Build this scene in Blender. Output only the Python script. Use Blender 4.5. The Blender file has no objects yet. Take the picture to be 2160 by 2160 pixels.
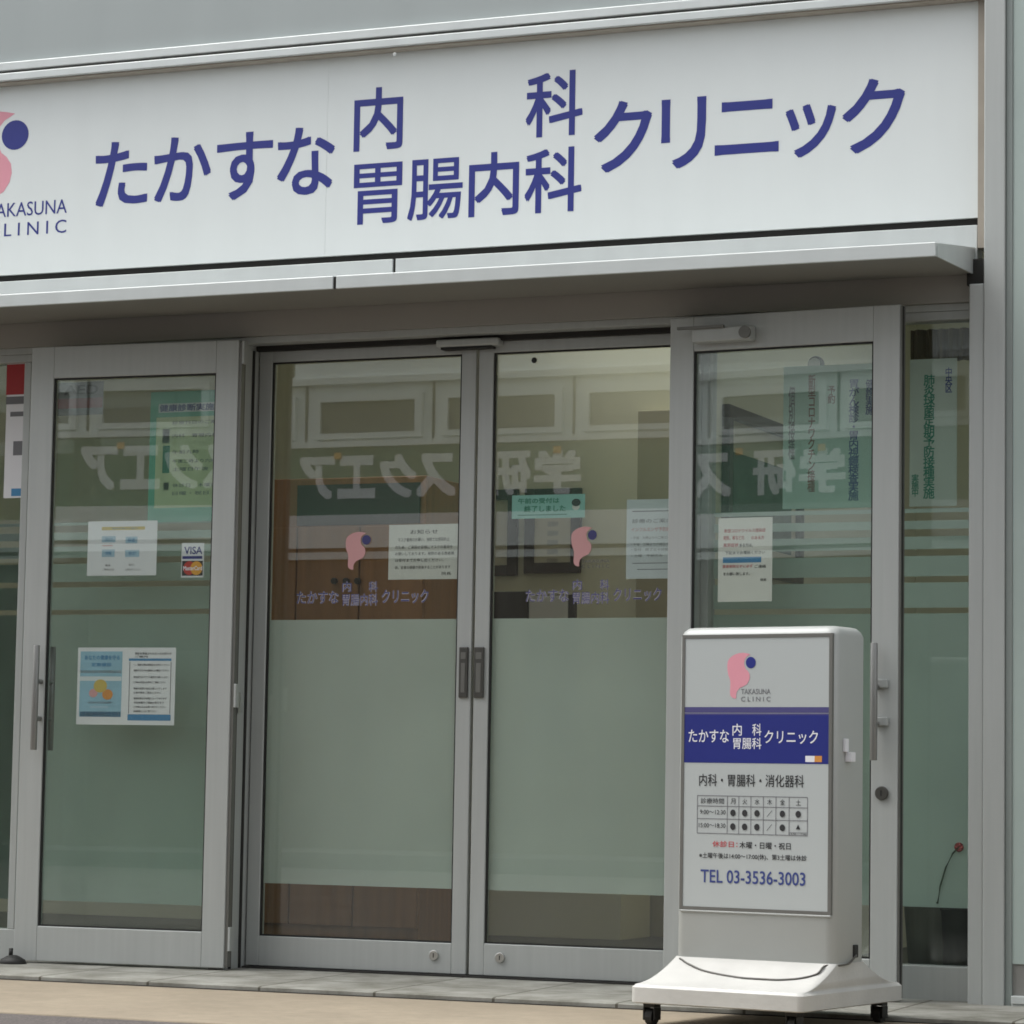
import bpy, bmesh, math, random
from mathutils import Vector, Matrix
random.seed(7)
S = bpy.context.scene
COL = S.collection
# ------------------------------------------------------------------ camera
CAM = Vector((4.50072, -10.27696, 0.71453))
YAW, PITCH, ROLL, F = 0.40036921, 0.09015863, 0.01642018, 6300.0      # F in photo pixels (2160 px wide)
_f = Vector((-math.sin(YAW)*math.cos(PITCH), math.cos(YAW)*math.cos(PITCH), math.sin(PITCH)))
_r0 = Vector((math.cos(YAW), math.sin(YAW), 0)); _u0 = _r0.cross(_f)
_r = _r0*math.cos(ROLL) + _u0*math.sin(ROLL); _u = _u0*math.cos(ROLL) - _r0*math.sin(ROLL)
cd = bpy.data.cameras.new('camera'); cam = bpy.data.objects.new('camera', cd); COL.objects.link(cam)
m3 = Matrix((_r, _u, -_f)).transposed()
cam.matrix_world = Matrix.Translation(CAM) @ m3.to_4x4()
cd.sensor_width = 36; cd.lens = F/2160*36; cd.clip_end = 2000; cd.clip_start = .1
cd.dof.use_dof = False
S.camera = cam
# ------------------------------------------------------------------ sky, sun, exposure
SUN_EL, SUN_AZ = math.radians(60), math.radians(258)     # azimuth: clockwise from +y
w = bpy.data.worlds.new('World'); S.world = w; w.use_nodes = True
nt = w.node_tree; bg = nt.nodes['Background']
sk = nt.nodes.new('ShaderNodeTexSky'); sk.sky_type = 'NISHITA'; sk.sun_disc = False
sk.sun_elevation = SUN_EL; sk.sun_rotation = SUN_AZ; sk.dust_density = 4; sk.air_density = 1.0; sk.ozone_density = .6
hs = nt.nodes.new('ShaderNodeHueSaturation'); hs.inputs['Saturation'].default_value = .18
nt.links.new(sk.outputs[0], hs.inputs['Color']); nt.links.new(hs.outputs[0], bg.inputs['Color'])
bg.inputs['Strength'].default_value = .13
sl = bpy.data.lights.new('sun', 'SUN'); sl.energy = .55; sl.angle = math.radians(30); sl.color = (.99, 1, .95)
so = bpy.data.objects.new('sun', sl); COL.objects.link(so)
d = Vector((math.sin(SUN_AZ)*math.cos(SUN_EL), math.cos(SUN_AZ)*math.cos(SUN_EL), math.sin(SUN_EL)))
so.rotation_euler = d.to_track_quat('Z', 'Y').to_euler(); so.location = (0, -20, 30)
S.cycles.filter_width = 1.7
S.view_settings.view_transform = 'Standard'; S.view_settings.look = 'None'
S.view_settings.exposure = 1.26; S.view_settings.gamma = 1; S.view_settings.use_curve_mapping = False
# ------------------------------------------------------------------ materials
def nodes(name):
    m = bpy.data.materials.new(name); m.use_nodes = True
    return m, m.node_tree, m.node_tree.nodes['Principled BSDF']
def mat(name, c, rough=.5, metal=0., var=.05, scale=6., bump=0., bscale=60., spec=.5, stretch=None, coat=0.):
    m, t, b = nodes(name)
    b.inputs['Roughness'].default_value = rough; b.inputs['Metallic'].default_value = metal
    b.inputs['Specular IOR Level'].default_value = spec; b.inputs['Coat Weight'].default_value = coat
    tc = t.nodes.new('ShaderNodeTexCoord'); mp = t.nodes.new('ShaderNodeMapping')
    t.links.new(tc.outputs['Object'], mp.inputs[0])
    if stretch: mp.inputs['Scale'].default_value = stretch
    n = t.nodes.new('ShaderNodeTexNoise'); n.inputs['Scale'].default_value = scale; n.inputs['Detail'].default_value = 6
    t.links.new(mp.outputs[0], n.inputs['Vector'])
    mx = t.nodes.new('ShaderNodeMix'); mx.data_type = 'RGBA'
    mx.inputs['A'].default_value = (*[max(0, x*(1-var)) for x in c], 1); mx.inputs['B'].default_value = (*[min(1, x*(1+var)) for x in c], 1)
    t.links.new(n.outputs['Fac'], mx.inputs['Factor']); t.links.new(mx.outputs['Result'], b.inputs['Base Color'])
    if bump:
        n2 = t.nodes.new('ShaderNodeTexNoise'); n2.inputs['Scale'].default_value = bscale; n2.inputs['Detail'].default_value = 5
        t.links.new(tc.outputs['Object'], n2.inputs['Vector'])
        bp = t.nodes.new('ShaderNodeBump'); bp.inputs['Strength'].default_value = bump; bp.inputs['Distance'].default_value = .01
        t.links.new(n2.outputs['Fac'], bp.inputs['Height']); t.links.new(bp.outputs[0], b.inputs['Normal'])
    return m
def glassmat(name, tint=(.955, .98, .965), ior=1.75, dust=.02):
    m, t, b = nodes(name); t.nodes.remove(b); out = t.nodes['Material Output']
    tr = t.nodes.new('ShaderNodeBsdfTransparent'); tr.inputs[0].default_value = (*tint, 1)
    gl = t.nodes.new('ShaderNodeBsdfGlossy'); gl.inputs['Roughness'].default_value = .0; gl.inputs[0].default_value = (.95, .98, .96, 1)
    fr = t.nodes.new('ShaderNodeFresnel'); fr.inputs['IOR'].default_value = ior
    ge = t.nodes.new('ShaderNodeNewGeometry'); io = t.nodes.new('ShaderNodeMix'); io.data_type = 'FLOAT'
    io.inputs[2].default_value = ior; io.inputs[3].default_value = 1/ior*1.0
    # a thin pane: both faces reflect like the outer one (no total reflection inside)
    io.inputs[3].default_value = 1/ior
    t.links.new(ge.outputs['Backfacing'], io.inputs[0]); t.links.new(io.outputs[0], fr.inputs['IOR'])
    ms = t.nodes.new('ShaderNodeMixShader')
    t.links.new(fr.outputs[0], ms.inputs[0]); t.links.new(tr.outputs[0], ms.inputs[1]); t.links.new(gl.outputs[0], ms.inputs[2])
    df = t.nodes.new('ShaderNodeBsdfDiffuse'); df.inputs[0].default_value = (.50, .55, .525, 1)
    tc = t.nodes.new('ShaderNodeTexCoord'); n = t.nodes.new('ShaderNodeTexNoise'); n.inputs['Scale'].default_value = 2.2; n.inputs['Detail'].default_value = 8
    mp = t.nodes.new('ShaderNodeMapping'); mp.inputs['Scale'].default_value = (2.5, 1, .6); t.links.new(tc.outputs['Object'], mp.inputs[0]); t.links.new(mp.outputs[0], n.inputs['Vector'])
    mr = t.nodes.new('ShaderNodeMapRange'); mr.inputs['From Min'].default_value = .3; mr.inputs['From Max'].default_value = .75; mr.inputs['To Min'].default_value = dust*.5; mr.inputs['To Max'].default_value = dust*1.5
    t.links.new(n.outputs['Fac'], mr.inputs[0]); m2 = t.nodes.new('ShaderNodeMixShader'); t.links.new(mr.outputs[0], m2.inputs[0])
    t.links.new(ms.outputs[0], m2.inputs[1]); t.links.new(df.outputs[0], m2.inputs[2])
    t.links.new(m2.outputs[0], out.inputs[0]); return m
def filmmat(name, c, transl=.35, clear=.06, var=.06):
    m, t, b = nodes(name); t.nodes.remove(b); out = t.nodes['Material Output']
    tc = t.nodes.new('ShaderNodeTexCoord'); n = t.nodes.new('ShaderNodeTexNoise'); n.inputs['Scale'].default_value = 2.5
    t.links.new(tc.outputs['Object'], n.inputs['Vector'])
    mx = t.nodes.new('ShaderNodeMix'); mx.data_type = 'RGBA'
    mx.inputs['A'].default_value = (*[x*(1-var) for x in c], 1); mx.inputs['B'].default_value = (*[x*(1+var) for x in c], 1)
    t.links.new(n.outputs['Fac'], mx.inputs['Factor'])
    di = t.nodes.new('ShaderNodeBsdfDiffuse'); tl = t.nodes.new('ShaderNodeBsdfTranslucent'); tr = t.nodes.new('ShaderNodeBsdfTransparent')
    t.links.new(mx.outputs['Result'], di.inputs[0]); t.links.new(mx.outputs['Result'], tl.inputs[0])
    a = t.nodes.new('ShaderNodeMixShader'); a.inputs[0].default_value = transl
    t.links.new(di.outputs[0], a.inputs[1]); t.links.new(tl.outputs[0], a.inputs[2])
    b2 = t.nodes.new('ShaderNodeMixShader'); b2.inputs[0].default_value = clear
    t.links.new(a.outputs[0], b2.inputs[1]); t.links.new(tr.outputs[0], b2.inputs[2]); t.links.new(b2.outputs[0], out.inputs[0]); return m
def tiles(name, c, cj, size, rough=.7, gap=.02, bump=.3, rot=0., var=.12):
    m, t, b = nodes(name); b.inputs['Roughness'].default_value = rough
    tc = t.nodes.new('ShaderNodeTexCoord'); mp = t.nodes.new('ShaderNodeMapping'); mp.inputs['Rotation'].default_value = (0, 0, rot)
    t.links.new(tc.outputs['Object'], mp.inputs[0])
    br = t.nodes.new('ShaderNodeTexBrick'); br.offset = .0; br.inputs['Scale'].default_value = 1/size
    br.inputs['Brick Width'].default_value = 1; br.inputs['Row Height'].default_value = 1; br.inputs['Mortar Size'].default_value = gap
    br.inputs['Color1'].default_value = (*c, 1); br.inputs['Color2'].default_value = (*[x*(1-var) for x in c], 1); br.inputs['Mortar'].default_value = (*cj, 1)
    t.links.new(mp.outputs[0], br.inputs['Vector'])
    n = t.nodes.new('ShaderNodeTexNoise'); n.inputs['Scale'].default_value = 4; n.inputs['Detail'].default_value = 9; n.inputs['Roughness'].default_value = .7
    t.links.new(tc.outputs['Object'], n.inputs['Vector'])
    cr = t.nodes.new('ShaderNodeValToRGB'); cr.color_ramp.elements[0].position = .36; cr.color_ramp.elements[0].color = (.45, .44, .40, 1)
    cr.color_ramp.elements[1].position = .65; cr.color_ramp.elements[1].color = (1, 1, 1, 1)
    t.links.new(n.outputs['Fac'], cr.inputs[0])
    mx = t.nodes.new('ShaderNodeMix'); mx.data_type = 'RGBA'; mx.blend_type = 'MULTIPLY'; mx.inputs['Factor'].default_value = 1
    t.links.new(br.outputs['Color'], mx.inputs['A']); t.links.new(cr.outputs[0], mx.inputs['B']); t.links.new(mx.outputs['Result'], b.inputs['Base Color'])
    bp = t.nodes.new('ShaderNodeBump'); bp.inputs['Strength'].default_value = bump; bp.inputs['Distance'].default_value = .004
    inv = t.nodes.new('ShaderNodeMath'); inv.operation = 'SUBTRACT'; inv.inputs[0].default_value = 1
    t.links.new(br.outputs['Fac'], inv.inputs[1]); t.links.new(inv.outputs[0], bp.inputs['Height']); t.links.new(bp.outputs[0], b.inputs['Normal'])
    return m
def groundmat(name, c1, c2, sc, speck=0., rough=.9):
    m, t, b = nodes(name); b.inputs['Roughness'].default_value = rough
    tc = t.nodes.new('ShaderNodeTexCoord')
    n = t.nodes.new('ShaderNodeTexNoise'); n.inputs['Scale'].default_value = sc; n.inputs['Detail'].default_value = 10; n.inputs['Roughness'].default_value = .72
    n2 = t.nodes.new('ShaderNodeTexNoise'); n2.inputs['Scale'].default_value = 1.6; n2.inputs['Detail'].default_value = 5
    n3 = t.nodes.new('ShaderNodeTexVoronoi'); n3.inputs['Scale'].default_value = 110
    for k in (n, n2, n3): t.links.new(tc.outputs['Object'], k.inputs['Vector'])
    mx = t.nodes.new('ShaderNodeMix'); mx.data_type = 'RGBA'; mx.inputs['A'].default_value = (*c1, 1); mx.inputs['B'].default_value = (*c2, 1)
    ad = t.nodes.new('ShaderNodeMath'); ad.operation = 'ADD'; t.links.new(n.outputs['Fac'], ad.inputs[0])
    mu = t.nodes.new('ShaderNodeMath'); mu.operation = 'MULTIPLY_ADD'; mu.inputs[1].default_value = .9; mu.inputs[2].default_value = -.45
    t.links.new(n2.outputs['Fac'], mu.inputs[0]); t.links.new(mu.outputs[0], ad.inputs[1])
    a2 = t.nodes.new('ShaderNodeMath'); a2.operation = 'MULTIPLY_ADD'; a2.inputs[1].default_value = -speck
    t.links.new(n3.outputs['Distance'], a2.inputs[0]); t.links.new(ad.outputs[0], a2.inputs[2]); a2.use_clamp = True
    t.links.new(a2.outputs[0], mx.inputs['Factor']); t.links.new(mx.outputs['Result'], b.inputs['Base Color'])
    bp = t.nodes.new('ShaderNodeBump'); bp.inputs['Strength'].default_value = .5; bp.inputs['Distance'].default_value = .006
    t.links.new(a2.outputs[0], bp.inputs['Height']); t.links.new(bp.outputs[0], b.inputs['Normal']); return m

ALU = mat('anodised_aluminium', (.425, .443, .430), .42, .2, .09, 3, .03, 200, stretch=(14, 14, .6))
ALUD = mat('dark_aluminium', (.17, .168, .155), .45, .4, .08, 5)
ALUB = mat('bright_aluminium', (.60, .63, .62), .38, .35, .10, 3, stretch=(3, 3, .8))
STEEL = mat('brushed_steel', (.55, .55, .53), .3, .9, .05, 20)
BRONZE = mat('dark_bronze_metal', (.09, .088, .08), .4, .5, .15, 40)
BLACK = mat('black_rubber', (.012, .012, .011), .6)
SHADOWGAP = mat('black_gasket_shadow', (.018, .017, .015), .8)  # gaskets and joints, also black painted into shadow gaps
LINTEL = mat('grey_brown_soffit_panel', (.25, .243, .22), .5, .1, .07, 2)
UPPER = mat('pale_grey_wall_panel', (.37, .405, .40), .25, .0, .07, 1.2, stretch=(4, 1, .5))
SIGNW = mat('white_acrylic_sign', (.70, .735, .725), .22, 0, .03, 1.6, coat=.2, stretch=(5, 1, .5))
TAN = mat('weathered_frame_edge', (.33, .29, .24), .6, 0, .2, 8)
NAVY = mat('navy_vinyl', (.022, .030, .21), .35, 0, .03)
INK = mat('black_ink', (.02, .02, .022), .6)
INKG = mat('grey_ink', (.16, .16, .17), .6)
INKB = mat('blue_ink', (.04, .06, .22), .5)
RED = mat('red_ink', (.5, .07, .08), .5)
PINK = mat('pink_vinyl', (.70, .30, .36), .4, 0, .03)
WHITE = mat('white_paper', (.72, .72, .74), .6, 0, .03, 4)
PAPERB = mat('bluish_white_paper', (.62, .66, .68), .6, 0, .03, 4)
PAPERW = mat('warm_white_paper', (.66, .65, .61), .6, 0, .03, 4)
WHITEP = mat('white_print', (.75, .75, .78), .5)
PLASTIC = mat('off_white_plastic', (.39, .405, .39), .4, 0, .08, 3, .03, 90)
PLASTICG = mat('light_grey_bezel_plastic', (.40, .405, .39), .4, 0, .03, 3)
PANEL = mat('backlit_panel_acrylic', (.45, .48, .475), .25, 0, .015, 2)
DIRTB = mat('worn_white_base_plastic', (.50, .495, .47), .5, 0, .22, 6, .10, 60)
BAND = mat('deep_blue_print', (.018, .026, .19), .35, 0, .03)
BANDL = mat('violet_print', (.07, .065, .19), .4)
LBLUE = mat('light_blue_print', (.28, .47, .58), .5, 0, .18, 12)
MBLUE = mat('mid_blue_print', (.05, .22, .42), .5)
PBLUE = mat('pale_blue_print', (.36, .50, .60), .5)
ORANGE = mat('orange_print', (.62, .26, .05), .5)
YELLOW = mat('ochre_print', (.55, .42, .10), .5)
CRED = mat('card_red', (.50, .03, .02), .4)
CYEL = mat('card_yellow', (.75, .36, .03), .4)
TEAL = mat('turquoise_card', (.26, .50, .45), .5, 0, .05)
TEALP = mat('pale_teal_poster', (.42, .55, .49), .5, 0, .06, 4)
GREENP = mat('green_poster', (.15, .47, .34), .5, 0, .1, 4)
GREENI = mat('green_ink', (.03, .20, .13), .6)
YGREEN = mat('yellow_green_sheet', (.60, .65, .40), .6, 0, .08, 5)
BROWNI = mat('red_brown_ink', (.22, .10, .09), .6)
WOOD = mat('brown_wood', (.28, .125, .042), .45, 0, .35, 3, stretch=(9, 9, .5))
CREAM = mat('cream_wall_paint', (.66, .63, .46), .8, 0, .03, 2)
OLIVE = mat('olive_beige_panel', (.32, .29, .19), .7, 0, .06, 2)
FLOORD = mat('dark_vinyl_floor', (.06, .06, .055), .4, 0, .15, 3)
FRAMEW = mat('dark_brown_frame', (.035, .025, .018), .4)
CERT = mat('cream_certificate', (.55, .50, .36), .6, 0, .06, 6)
LEAFG = mat('dark_leaf', (.02, .05, .02), .5, 0, .3, 20)
POT = mat('ribbed_grey_pot', (.16, .16, .14), .5, 0, .3, 8, stretch=(10, 10, .5))
FLOWER = mat('red_petal', (.38, .06, .06), .5)
CURTAIN = mat('brown_curtain_cloth', (.11, .085, .045), .9, 0, .35, 3, stretch=(14, 1, .3))
PALEG = mat('pale_green_glass_panel', (.40, .47, .44), .12, 0, .10, 1.0, stretch=(.3, 1, 2.4))
NGREY = mat('grey_base_panel', (.22, .215, .20), .6, 0, .08, 3)
OWALL = mat('pale_cladding', (.88, .91, .90), .6, 0, .04, 1)
OGREEN = mat('green_fascia', (.05, .16, .10), .4, 0, .1, 1)
OPANE = mat('dark_window_pane', (.16, .16, .15), .3, 0, .1, 1)
OBROWN = mat('brown_shopfront', (.10, .07, .05), .5, 0, .3, 1)
GLASS = glassmat('clear_glass')
GLASS2 = glassmat('clear_glass_side', (.955, .98, .965), 1.4)
FILM = filmmat('frosted_film', (.64, .72, .67), .35, .12, .10)
FILM2 = filmmat('frosted_film_green', (.52, .65, .59), .35, .10, .12)
STEP = tiles('grey_stone_tiles', (.37, .365, .33), (.12, .11, .085), .45, .75, .012)
PAVE = groundmat('tan_concrete', (.19, .158, .115), (.36, .30, .22), 14)
ASPH = groundmat('asphalt', (.08, .07, .066), (.23, .20, .185), 60, .8)
# ------------------------------------------------------------------ helpers
class Frame:
    """a local frame: x to the right along a face, y into the building, z up"""
    def __init__(s, loc=(0, 0, 0), rz=0.): s.M = Matrix.Translation(loc) @ Matrix.Rotation(rz, 4, 'Z'); s.I = s.M.inverted(); s.loc = Vector(loc); s.rz = rz
    def at(s, px, py, v=0.):
        """x, z on the plane local y = v of the point measured at photo pixel px, py"""
        dr = _r*((px-1080)/F) + _u*((1080-py)/F) + _f
        o = s.I @ CAM; q = s.I.to_3x3() @ dr; t = (v-o.y)/q.y; p = o + t*q
        return p.x, p.z
    def rect(s, x0, y0, x1, y1, v=0.):
        ym, xm = (y0+y1)/2, (x0+x1)/2
        return s.at(x0, ym, v)[0], s.at(x1, ym, v)[0], s.at(xm, y1, v)[1], s.at(xm, y0, v)[1]     # u0,u1,z0,z1
W = Frame()
class MB:
    def __init__(s): s.b = bmesh.new()
    def box(s, x0, x1, y0, y1, z0, z1):
        v = [s.b.verts.new((x, y, z)) for x in (x0, x1) for y in (y0, y1) for z in (z0, z1)]
        for f in ((0, 1, 3, 2), (4, 6, 7, 5), (0, 4, 5, 1), (2, 3, 7, 6), (0, 2, 6, 4), (1, 5, 7, 3)): s.b.faces.new([v[i] for i in f])
        return s
    def quad(s, u0, u1, z0, z1, v):
        p = [s.b.verts.new(c) for c in ((u0, v, z0), (u1, v, z0), (u1, v, z1), (u0, v, z1))]; s.b.faces.new(p); return s
    def poly(s, pts, v): s.b.faces.new([s.b.verts.new((x, v, z)) for x, z in pts]); return s
    def solid(s, pts, v0, v1):
        """extruded outline (list of x,z) from y=v0 to v1"""
        a = [s.b.verts.new((x, v0, z)) for x, z in pts]; c = [s.b.verts.new((x, v1, z)) for x, z in pts]
        s.b.faces.new(a); s.b.faces.new(c[::-1]); n = len(pts)
        for i in range(n): s.b.faces.new((a[i], a[(i+1) % n], c[(i+1) % n], c[i]))
        return s
    def disc(s, u, z, ru, rz, v, n=28): return s.poly([(u+ru*math.cos(2*math.pi*k/n), z+rz*math.sin(2*math.pi*k/n)) for k in range(n)], v)
    def puck(s, u, z, r, v0, v1, n=28): return s.solid([(u+r*math.cos(2*math.pi*k/n), z+r*math.sin(2*math.pi*k/n)) for k in range(n)], v0, v1)
    def rings(s, rr, cap=True):
        L = [[s.b.verts.new(p) for p in ring] for ring in rr]; n = len(L[0])
        for a, c in zip(L, L[1:]):
            for i in range(n): s.b.faces.new((a[i], a[(i+1) % n], c[(i+1) % n], c[i]))
        if cap: s.b.faces.new(L[0][::-1]); s.b.faces.new(L[-1])
        return s
    def tube(s, pts, r, n=10):
        pts = [Vector(p) for p in pts]; rr = []
        for i, p in enumerate(pts):
            t = (pts[min(i+1, len(pts)-1)]-pts[max(i-1, 0)]).normalized()
            a = t.cross(Vector((0, 0, 1)) if abs(t.z) < .9 else Vector((1, 0, 0))).normalized(); c = t.cross(a)
            k = r[i] if isinstance(r, (list, tuple)) else r
            rr.append([p + k*(a*math.cos(2*math.pi*j/n)+c*math.sin(2*math.pi*j/n)) for j in range(n)])
        return s.rings(rr)
    def add(s, me, T): 
        k = len(s.b.verts); s.b.from_mesh(me); s.b.verts.ensure_lookup_table()
        for v in s.b.verts[k:]: v.co = T(v.co)
        return s
    def out(s, name, m, parent=None, bevel=0., smooth=False, seg=2):
        bmesh.ops.recalc_face_normals(s.b, faces=s.b.faces[:])
        me = bpy.data.meshes.new(name); s.b.to_mesh(me); s.b.free(); me.materials.append(m)
        o = bpy.data.objects.new(name, me); COL.objects.link(o)
        if smooth:
            for p in me.polygons: p.use_smooth = True
        if bevel:
            bv = o.modifiers.new('bevel', 'BEVEL'); bv.width = bevel; bv.segments = seg; bv.limit_method = 'ANGLE'; bv.angle_limit = math.radians(40)
        if parent: o.parent = parent
        return o
def tag(o, label=None, cat=None, group=None, kind=None):
    for k, v in (('label', label), ('category', cat), ('group', group), ('kind', kind)):
        if v: o[k] = v
    return o
def thing(name, label, cat, fr=None, group=None):
    o = bpy.data.objects.new(name, None); COL.objects.link(o); o.empty_display_size = .1
    if fr: o.location = fr.loc; o.rotation_euler = (0, 0, fr.rz)
    return tag(o, label, cat, group)
_tc = {}
def glyphs(body, off=0., vert=False):
    key = (body, off, vert)
    if key in _tc: return _tc[key]
    c = bpy.data.curves.new('t', 'FONT'); c.body = '\n'.join(body) if vert else body; c.offset = off; c.resolution_u = 3
    if vert: c.align_x = 'CENTER'; c.space_line = .86
    o = bpy.data.objects.new('t', c); COL.objects.link(o)
    me = bpy.data.meshes.new_from_object(o.evaluated_get(bpy.context.evaluated_depsgraph_get()))
    bpy.data.objects.remove(o); bpy.data.curves.remove(c)
    xs = [v.co.x for v in me.vertices]; ys = [v.co.y for v in me.vertices]
    _tc[key] = (me, min(xs), max(xs), min(ys), max(ys)); return _tc[key]
def text(mb, body, R, v, off=0., vert=False, keep=False, mirror=False):
    """letters laid flat on the plane y=v, filling the rectangle R=(u0,u1,z0,z1)"""
    me, a, b, c, d = glyphs(body, 0., vert); u0, u1, z0, z1 = R
    off *= .8; a -= off; b += off; c -= off; d += off                 # heavier strokes: layers of the same glyphs, a hair apart
    kx = (u1-u0)/(b-a); kz = (z1-z0)/(d-c)
    lay = [(0, 0)] if off <= 0 else ([(-off, 0), (off, 0)] if off < .005 else [(-off, -off), (off, -off), (-off, off), (off, off), (-off, 0), (off, 0), (0, off), (0, -off)][:8 if off > .015 else 4])
    for i, (ox, oz) in enumerate(lay):
        q = -.00003*i
        if mirror: mb.add(me, lambda p: Vector((u1-(p.x+ox-a)*kx, v-q, z0+(p.y+oz-c)*kz)))
        else: mb.add(me, lambda p: Vector((u0+(p.x+ox-a)*kx, v+q, z0+(p.y+oz-c)*kz)))
    return mb
EMB = [(845,372),(815,364),(775,357),(735,360),(700,370),(668,387),(640,411),(624,440),(620,480),(623,530),(630,568),(645,606),(652,640),(651,690),(648,735),(653,768),(670,789),(698,800),(711,792),(709,760),(718,727),(742,697),(780,679),(813,660),(833,626),(840,592),(836,558),(820,532),(801,515),(789,490),(783,455),(789,420),(808,395),(828,383)]
def emblem(fr, x0, y0, x1, y1, v, parent, eps=.0006, pink=None, navy=None):
    """pink organ-shaped mark with a navy dot; rectangle = extent of the pink shape in the photo"""
    u0, u1, z0, z1 = fr.rect(x0, y0, x1, y1, v)
    U = lambda x: u0+(x-620)/225*(u1-u0); Z = lambda y: z1-(y-357)/443*(z1-z0)
    e = MB().poly([(U(x), Z(y)) for x, y in EMB], v-eps).out('emblem', pink or PINK, parent)
    MB().disc(U(848), Z(452), 48/225*(u1-u0), 55/443*(z1-z0), v-eps*1.5).out('emblem_dot', navy or NAVY, e)
    return U, Z

# ------------------------------------------------------------------ ground
tag(MB().box(-60, 60, -60, 30, -.6, -.046).out('ground', ASPH), kind='structure')
pv = MB(); pv.rings([[Vector((x, y, z)) for y, z in ((-2.04, -.2), (-2.04, -.041), (-.6, -.036), (-.6, -.2))] for x in (-25, 25)])
tag(pv.out('pavement', PAVE, bevel=.006), kind='structure')
st = MB(); st.rings([[Vector((x, y, z)) for y, z in ((-.80, -.2), (-.80, -.022), (-.785, -.0185), (.06, -.010), (.06, -.2))] for x in (-25, 25)])
tag(st.out('entrance_step', STEP), kind='structure')
tag(MB().box(-25, 25, -14.0, -12.6, -.3, .09).out('far_pavement', ASPH, bevel=.01), kind='structure')

tag(MB().box(-25, 25, -.812, -.8005, -.2, -.0335).out('step_joint_shadow', SHADOWGAP), kind='structure')  # dark strip for the step joint, with the riser's contact shadow painted in
# ------------------------------------------------------------------ clinic building
B = thing('clinic_building', 'grey aluminium and glass clinic front with a recessed glazed entrance', 'building')
MB().box(-9, 2.075, -.17, .06, 3.568, 4.3).out('upper_wall', UPPER, B)
MB().box(-9, 1.998, -.20, -.05, 3.533, 3.5678).out('cornice_trim', ALUB, B, .003)
MB().box(-9, 1.998, -.185, -.05, 3.5232, 3.5328).out('trim_gap', ALUD, B)
MB().box(-9, 1.998, -.20, -.05, 3.492, 3.523).out('lower_trim', ALUB, B, .003)
MB().box(-9, 1.998, -.185, -.05, 3.486, 3.4918).out('trim_edge', TAN, B)
MB().box(1.967, 1.998, -.155, -.05, 2.60, 3.4858).out('sign_side_strip', TAN, B)
MB().box(-9, 1.966, -.115, -.05, 2.685, 2.712).out('sign_gap', SHADOWGAP, B)
fs = MB(); fs.box(-9, -.304, -.128, -.05, 2.56, 2.687); fs.box(-.292, 1.959, -.128, -.05, 2.56, 2.687); fs.out('fascia', ALUB, B, .002)
MB().box(-.3035, -.2925, -.118, -.05, 2.565, 2.684).out('fascia_joint', SHADOWGAP, B)
MB().box(-9, 1.998, -.118, .06, 2.418, 2.555).out('lintel', mat('grey_lintel_panel', (.36, .35, .32), .5, .1, .07, 2), B)
MB().box(-9, 1.944, -.10, .055, 2.392, 2.4175).out('door_header', ALU, B, .002)
MB().box(-.93, .86, -.03, .04, 2.372, 2.3915).out('header_gap_shade', SHADOWGAP, B)  # black strip painted into the shadow gap above the sliding doors
MB().box(2.0, 2.075, -.20, .05, -.062, 4.3).out('corner_column', ALU, B, .004)
pp = MB(); pp.box(1.946, 1.9985, -.19, .04, -.058, 2.468); pp.out('side_post', ALU, B, .004)
MB().box(1.93, 1.999, -.16, -.02, 2.469, 2.56).out('post_cap', SHADOWGAP, B)
for px, py in ((833, 115),):
    u, z = W.at(px, py, -.2); MB().puck(u, z, .008, -.2035, -.2002).out('bolt', ALU, B, .0015)
# door jambs
for x0, x1 in ((-1.005, -.936), (.868, .935)):
    MB().box(x0, x1, -.165, .055, -.02, 2.3915).out('door_jamb', ALU, B, .003)
jg = MB(); jg.box(-.9358, -.931, -.05, -.035, -.01, 2.372); jg.box(-.9358, -.928, -.13, -.12, -.01, 2.39); jg.out('jamb_gasket', SHADOWGAP, B)
MB().box(-.9359, -.924, -.118, -.098, .96, 1.04).out('strike_plate', STEEL, B, .002)
MB().box(-.93, .86, -.03, .05, -.012, -.004).out('sill_track', SHADOWGAP, B)
# fixed side windows with striped frosted film
Z_FILM0, Z_FILM1 = .305, 1.72
def side_window(x0, x1, mull, zf, gaps, zdrop):
    wv = MB(); wv.box(x0, x1, -.10, -.02, -.035, .105); wv.box(x0, x1, -.10, -.02, 2.36, 2.3915)
    for a, b2 in mull: wv.box(a, b2, -.10, -.02, .1052, 2.3598)
    wf = wv.out('side_window', ALU, B, .003)
    xs = [x0] + [k for ab in mull for k in ab] + [x1]
    g = MB()
    for a, b2 in zip(xs[::2], xs[1::2]):
        if b2-a > .03: g.box(a, b2, -.066, -.060, .1052, 2.3598)
    g.out('pane', GLASS2, wf)
    f = MB(); z = zf[0]
    edges = [zf[0]] + [e for gp in sorted(gaps) for e in (gp[0]-gp[1]/2, gp[0]+gp[1]/2)] + [zf[1]]
    for a, b2 in zip(xs[::2], xs[1::2]):
        if b2-a > .03:
            for za, zb in zip(edges[::2], edges[1::2]): f.quad(a+.002, b2-.002, za, zb, -.044)
    f.out('frosted_film', FILM2, wf)
    return wf
ST = [(1.339, .020), (1.449, .022), (1.544, .024), (1.614, .026), (1.671, .028)]
side_window(.9352, 1.9458, [(.9352, .965)], (.304, 1.70), ST, 0)
side_window(-4.2, -1.0052, [(-1.94, -1.908), (-3.0, -2.96)], (.22, 1.715), [(z+.018, g) for z, g in ST], 0)
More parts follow.
